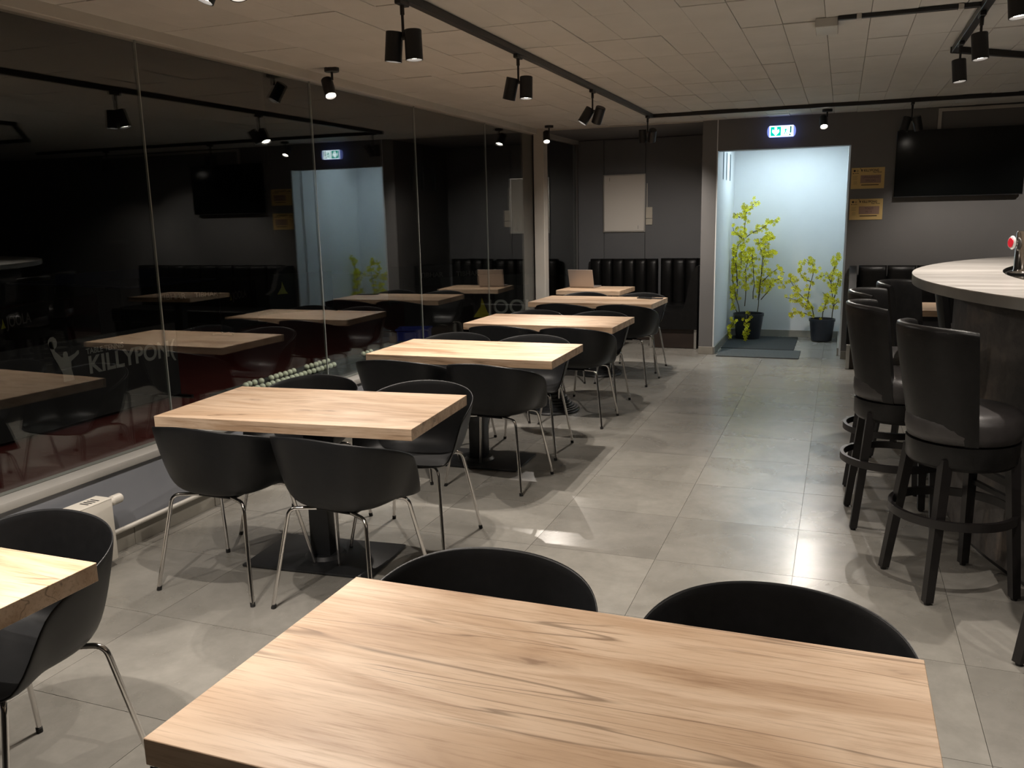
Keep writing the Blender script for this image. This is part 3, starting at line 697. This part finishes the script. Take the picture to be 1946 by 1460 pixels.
# ================================================================== LAPTOP, PHONE
lp = thing('laptop', 'open silver laptop on the small booth table, lid towards the camera', 'laptop', (-2.80, 9.66, .7505), math.radians(-8))
B().box(-.155,-.0,.002,.155,.215,.016,.003).obj('keyboard_base', 'laptop', lp)
B().box(-.155,-.003,0,.155,.003,.205,.002, M4=Matrix.Translation((0,-.002,.014)) @ Matrix.Rotation(math.radians(14), 4, 'X')).obj('lid', 'laptop', lp)
ph = thing('phone', 'flat black phone at the far right corner of the fifth table', 'phone', (-1.80, 8.52, .7505), math.radians(-24))
B().box(-.085,-.045,0,.085,.045,.010,.004,2).obj('case', 'rubber', ph); B().box(-.08,-.04,.0098,.08,.04,.0112).obj('screen', 'gloss', ph, 0)
wl_ = B().box(-.055,-.035,0,.055,.035,.009,.003).obj('wallet', 'kick', loc=(-1.685,8.50,.7505)); tag(wl_, 'small brown wallet beside the phone on the fifth table', 'wallet')
# ================================================================== MATS, PLANTS
m1 = B().box(-1.27, 10.25, .0, -.45, 11.3, .012, .004).obj('door_mat', 'mat'); tag(m1, 'dark rubber mat inside the doorway under the flower pot', 'mat')
m2 = B().box(-1.25, 9.66, .0, -.37, 10.2, .012, .004).obj('door_mat', 'mat2'); tag(m2, 'grey textured mat lying across the doorway threshold', 'mat')
BR1=[[(-1.16,0.34),(-1.2,0.49),(-1.2,0.71),(-1.16,0.95),(-1.14,1.23),(-1.13,1.41),(-1.12,1.55),(-1.15,1.66)],[(-1.2,0.71),(-1.22,0.95),(-1.2,1.17),(-1.13,1.25)],[(-1.13,1.25),(-1.03,1.33),(-0.93,1.37),(-0.84,1.45),(-0.77,1.47)],[(-1.09,0.42),(-1.08,0.65),(-1.09,0.88),(-1.06,1.01),(-1.14,1.14)],[(-1.0,0.5),(-0.99,0.68),(-1.01,0.88),(-1.03,1.06),(-1.07,1.14)],[(-0.94,0.34),(-0.93,0.5),(-0.91,0.68),(-0.9,0.83),(-0.89,1.01),(-0.88,1.16),(-0.86,1.28),(-0.78,1.25)],[(-0.91,0.71),(-0.82,0.8),(-0.72,0.88),(-0.63,0.83)],[(-0.9,0.5),(-0.81,0.61),(-0.76,0.74),(-0.69,0.76),(-0.61,0.65)],[(-1.18,0.34),(-1.24,0.49),(-1.27,0.65),(-1.26,0.68)],[(-1.07,0.34),(-1.05,0.30),(-1.04,0.16),(-1.04,0.05)],[(-1.19,0.33),(-1.24,0.28),(-1.2,0.22),(-1.25,0.16),(-1.26,0.08),(-1.23,0.04)],[(-1.13,1.55),(-1.07,1.61),(-1.02,1.68),(-0.97,1.71)],[(-1.18,1.51),(-1.26,1.57)],[(-1.14,1.26),(-1.24,1.35),(-1.26,1.41)],[(-0.89,1.01),(-0.97,1.25)],[(-1.2,0.49),(-1.26,0.77),(-1.25,1.04),(-1.25,1.17)],[(-0.93,0.5),(-0.89,1.04),(-0.74,1.1)]]
BR2=[[(-0.27,0.3),(-0.29,0.4),(-0.38,0.51),(-0.48,0.61),(-0.56,0.74),(-0.55,0.79)],[(-0.29,0.39),(-0.36,0.42),(-0.46,0.49),(-0.61,0.53)],[(-0.32,0.43),(-0.35,0.51),(-0.32,0.72),(-0.29,0.89),(-0.34,0.97),(-0.38,1.0)],[(-0.29,0.72),(-0.4,0.75),(-0.45,0.82),(-0.44,0.92)],[(-0.17,0.28),(-0.15,0.42),(-0.11,0.54),(-0.18,0.6)],[(-0.06,0.29),(-0.05,0.42),(-0.07,0.58),(-0.09,0.72),(-0.06,0.9),(-0.04,0.98),(-0.02,1.05)],[(-0.05,0.51),(-0.03,0.66),(-.01,0.75),(-.01,0.84)],[(-0.28,0.3),(-0.38,0.34),(-0.51,0.35),(-0.53,0.29)],[(-0.05,0.42),(-.01,0.48),(-.02,0.51)],[(-0.09,0.72),(-0.14,0.82),(-0.25,0.76)]]
def plant(cx, cy, rt, rbm, h, branches, label, dens, fwd=()):
    t = thing('flowering_plant', label, 'plant', (cx, cy, .013))
    B().lathe([(0,0),(rbm,0),(rt,h-.03),(rt+.008,h-.03),(rt+.008,h),(rt-.006,h),(rt-.012,h-.04)], 32, cap0=False, cap1=False).obj('pot', 'pot', t)
    B().lathe([(0,h-.04),(rt-.01,h-.04)], 24, cap0=False, cap1=False).obj('soil', 'soil', t, 0)
    tw = B(); fl_ = B(); fc = B(); R = random.Random(len(branches))
    for bi, br in enumerate(branches):
        y0 = R.uniform(-.03,.03); y1 = R.uniform(-.14,.12)
        if bi in fwd: y0 = -rt*.9; y1 = -.30
        pts = []
        for k, (x, z) in enumerate(br):
            u = k/max(1, len(br)-1); g = min(1, max(0, z)/.9)
            yy = (y0+(y1-y0)*u) if bi in fwd else y1*g
            pts.append(Vector((x-cx, yy, max(z-.013, .02))))
        sm = [pts[0]]
        for p, q in zip(pts, pts[1:]): sm += [p.lerp(q, .5)+Vector((R.uniform(-.008,.008), R.uniform(-.008,.008), 0)), q]
        n_ = len(sm); tw.tube(sm, .004, 6, [.0065*(1-.65*k/n_) for k in range(n_)])
        L_ = sum((q-p).length for p, q in zip(sm, sm[1:])); nf = int(L_*dens)
        for k in range(nf):
            u = R.uniform(.22 if len(br) > 4 else 0, 1)*(n_-1); i = min(int(u), n_-2); p = sm[i].lerp(sm[i+1], u-i)
            c = p + Vector((R.gauss(0,.026), R.gauss(0,.02), R.gauss(0,.022)))
            if c.z < .02: c.z = .03
            if cx+c.x < -1.255: c.x = -1.25-cx
            r = R.uniform(.021,.030); nrm = Vector((R.uniform(-.8,.8), -1, R.uniform(-.5,.8))).normalized(); a = nrm.orthogonal().normalized(); bb2 = nrm.cross(a)
            vc = fl_.bm.verts.new(c)
            ph0 = R.uniform(0, 6)
            for q in range(5):
                t0 = ph0+q*2*PI/5
                v1 = fl_.bm.verts.new(c + (a*math.cos(t0-.5)+bb2*math.sin(t0-.5))*r*.75 + nrm*r*.35)
                v2 = fl_.bm.verts.new(c + (a*math.cos(t0)+bb2*math.sin(t0))*r*1.1 + nrm*r*.15)
                v3 = fl_.bm.verts.new(c + (a*math.cos(t0+.5)+bb2*math.sin(t0+.5))*r*.75 + nrm*r*.35)
                fl_.bm.faces.new((vc, v1, v2)); fl_.bm.faces.new((vc, v2, v3))
            if R.random() < .5:
                e = [fc.bm.verts.new(c+nrm*r*.35+(a*math.cos(q*2*PI/4)+bb2*math.sin(q*2*PI/4))*r*.28) for q in range(4)]; fc.bm.faces.new(e)
    o = tw.obj('branches', 'twig', t, 60); o['kind'] = 'stuff'
    o = fl_.obj('blossoms', 'petal', t, 0); o['kind'] = 'stuff'
    o = fc.obj('blossom_centres', 'petalc', t, 0); o['kind'] = 'stuff'
plant(-1.045, 11.1, .18, .145, .315, BR1, 'tall yellow blossom branches in a black pot at left inside the doorway', 60, (9, 10))
plant(-.172, 11.1, .145, .12, .265, BR2, 'shorter yellow blossom branches in a black pot at right inside the doorway', 54)
# ================================================================== THINGS IN THE HALL
def barrier(cx, cy, rz, wd, label, texts, tri=(), clip=False, h=.70):
    t = thing('court_barrier', label, 'barrier', (cx, cy, 0), rz, None)
    B().box(-wd/2,-.012,.03,wd/2,.012,h,.004).obj('panel', 'banner', t)
    B().box(-wd/2,-.15,0,-wd/2+.03,.15,.03).box(wd/2-.03,-.15,0,wd/2,.15,.03).obj('foot', 'black', t)
    for s_, x, z, size in texts: text('lettering', s_, size, 'print', t, facing((x,-.0135,z)), bold=size*.012)
    for x, z, k in tri:
        b = B(); b.prism([(x-k*.6,z),(x+k*.6,z),(x+k*.35,z+k*.35),(x,z+k*1.3),(x-k*.1,z+k*.7)], .002, facing((0,-.0155,0))); b.obj('triangle_logo', 'yprint', t, 0)
    return t
# the near banner with the player emblem: seen from the room, its face is towards +X
kb = barrier(-5.7, 4.55, math.radians(90), 3.36, 'black banner with white player emblem and club lettering behind the glass', [])
b = B(); b.prism(figure(.215), .002, facing((.45,-.0155,.50))); b.prism([(.042*math.cos(k*PI/5), .05*math.sin(k*PI/5)) for k in range(10)], .002, facing((.45-.105,-.0155,.70))); eo = b.obj('player_emblem', 'print', kb, 0)
text('lettering', 'TABLE TENNIS', .064, 'print', kb, facing((.655,-.0135,.565)), bold=.001, squash=.95)
text('lettering', 'KILLYPON(', .20, 'print', kb, facing((.66,-.0135,.405)), squash=1.0, bold=.005)
barrier(-8.65, 7.0, math.radians(113), 2.33, 'distant black court barrier with pale lettering at the left edge', [('JOOLA', -.20, .50, .17)], [(-.28,.5,.08)])
barrier(-9.2, 10.2, math.radians(67), 2.33, 'distant black court barrier with two pale logos behind the glass', [('TIBHAR', -.30, .48, .12), ('TIBHAR', .25, .48, .11)])
barrier(-8.35, 10.5, math.radians(105), 1.3, 'distant black court barrier with pale lettering right of the other', [('JOOLA', -.22, .47, .16)], [(-.3,.47,.06)])
barrier(-6.95, 14.9, math.radians(38), 2.33, 'farthest black court barrier with two pale logos behind the glass', [('TIBHAR', -.55, .48, .13), ('TIBHAR', .15, .48, .13)])
barrier(-4.62, 10.42, math.radians(12), 1.7, 'black court barrier with large grey letters and a yellow wedge near the post', [('JOOLA', .30, .33, .26)], [(.22,.28,.2)])
barrier(-5.35, 12.1, math.radians(35), 1.9, 'black court barrier with yellow triangle logo behind the glass', [], [(0,.34,.17)])
barrier(-8.9, 12.35, math.radians(60), 1.9, 'far black court barrier with a small yellow triangle', [], [(0,.36,.16)])
tt_ = thing('table_tennis_table', 'dark table tennis table with pale edge line far behind the glass', 'sports table', (-10.2, 9.95, 0), math.radians(-7))
B().box(-1.37,-.76,.735,1.37,.76,.76,.003).obj('tabletop', 'hallblue', tt_)
for a in ((-1.37,-.76,.7598,1.37,-.74,.7606),(-1.37,.74,.7598,1.37,.76,.7606),(-1.37,-.76,.7598,-1.35,.76,.7606),(1.35,-.76,.7598,1.37,.76,.7606)): B().box(*a).obj('edge_line', 'print', tt_, 0)
B().box(-.004,-.9,.76,.004,.9,.91).obj('net', 'hallblue', tt_)
for sx in (-1,1):
    for sy in (-1,1): B().box(sx*.95-.02, sy*.6-.02, 0, sx*.95+.02, sy*.6+.02, .735).obj('leg', 'black', tt_)
bx = thing('storage_crate', 'blue plastic crate on the hall floor behind the glass', 'crate', (-4.85, 9.35, 0), .3)
B().box(-.19,-.14,0,.19,.14,.02).box(-.19,-.14,.02,-.18,.14,.25).box(.18,-.14,.02,.19,.14,.25).box(-.18,-.14,.02,.18,-.13,.25).box(-.18,.13,.02,.18,.14,.25).obj('body', 'blue', bx)
B().box(-.205,-.155,.25,.205,-.13,.27).box(-.205,.13,.25,.205,.155,.27).box(-.205,-.13,.25,-.18,.13,.27).box(.18,-.13,.25,.205,.13,.27).obj('rim', 'blue', bx)
bmb = bmesh.new(); bmesh.ops.create_icosphere(bmb, subdivisions=2, radius=.020); bme = bpy.data.meshes.new('table_tennis_ball'); bmb.to_mesh(bme); bmb.free(); bme.materials.append(M['ball']); bme.shade_smooth()
def ball(x, y, z, lb, g):
    o = bpy.data.objects.new('table_tennis_ball', bme); C.objects.link(o); o.location = (x, y, z); tag(o, lb, 'ball', g)
for k in range(20):
    ball(-3.455+random.uniform(-.006,.006), 4.36+k*.0525+random.uniform(-.004,.004), .546, 'white table tennis ball in the lower row on the ledge behind the glass', 'lower row of balls')
for k in range(19):
    if k in (4, 11, 12): continue
    ball(-3.505+random.uniform(-.006,.006), 4.40+k*.0535+random.uniform(-.004,.004), .572, 'white table tennis ball in the upper row on the ledge behind the glass', 'upper row of balls')
for k in range(3): ball(-3.50, 5.86+k*.06, .546, 'white table tennis ball, one of three lying apart at the right end', 'three balls apart')
B().box(-3.62, 4.2, .525, -3.478, 5.5, .552, .002).obj('ledge_step', 'hallwall', bpy.data.objects['trim_7'])
# dim fill light added to brighten the hall banners, no real fitting
ld = bpy.data.lights.new('hall_fill', 'POINT'); ld.energy = HALL_FILL_W; ld.color = (1,.85,.72); ld.shadow_soft_size = .15
lo = bpy.data.objects.new('hall_fill', ld); C.objects.link(lo); lo.location = (-4.6, 3.2, 5.2)
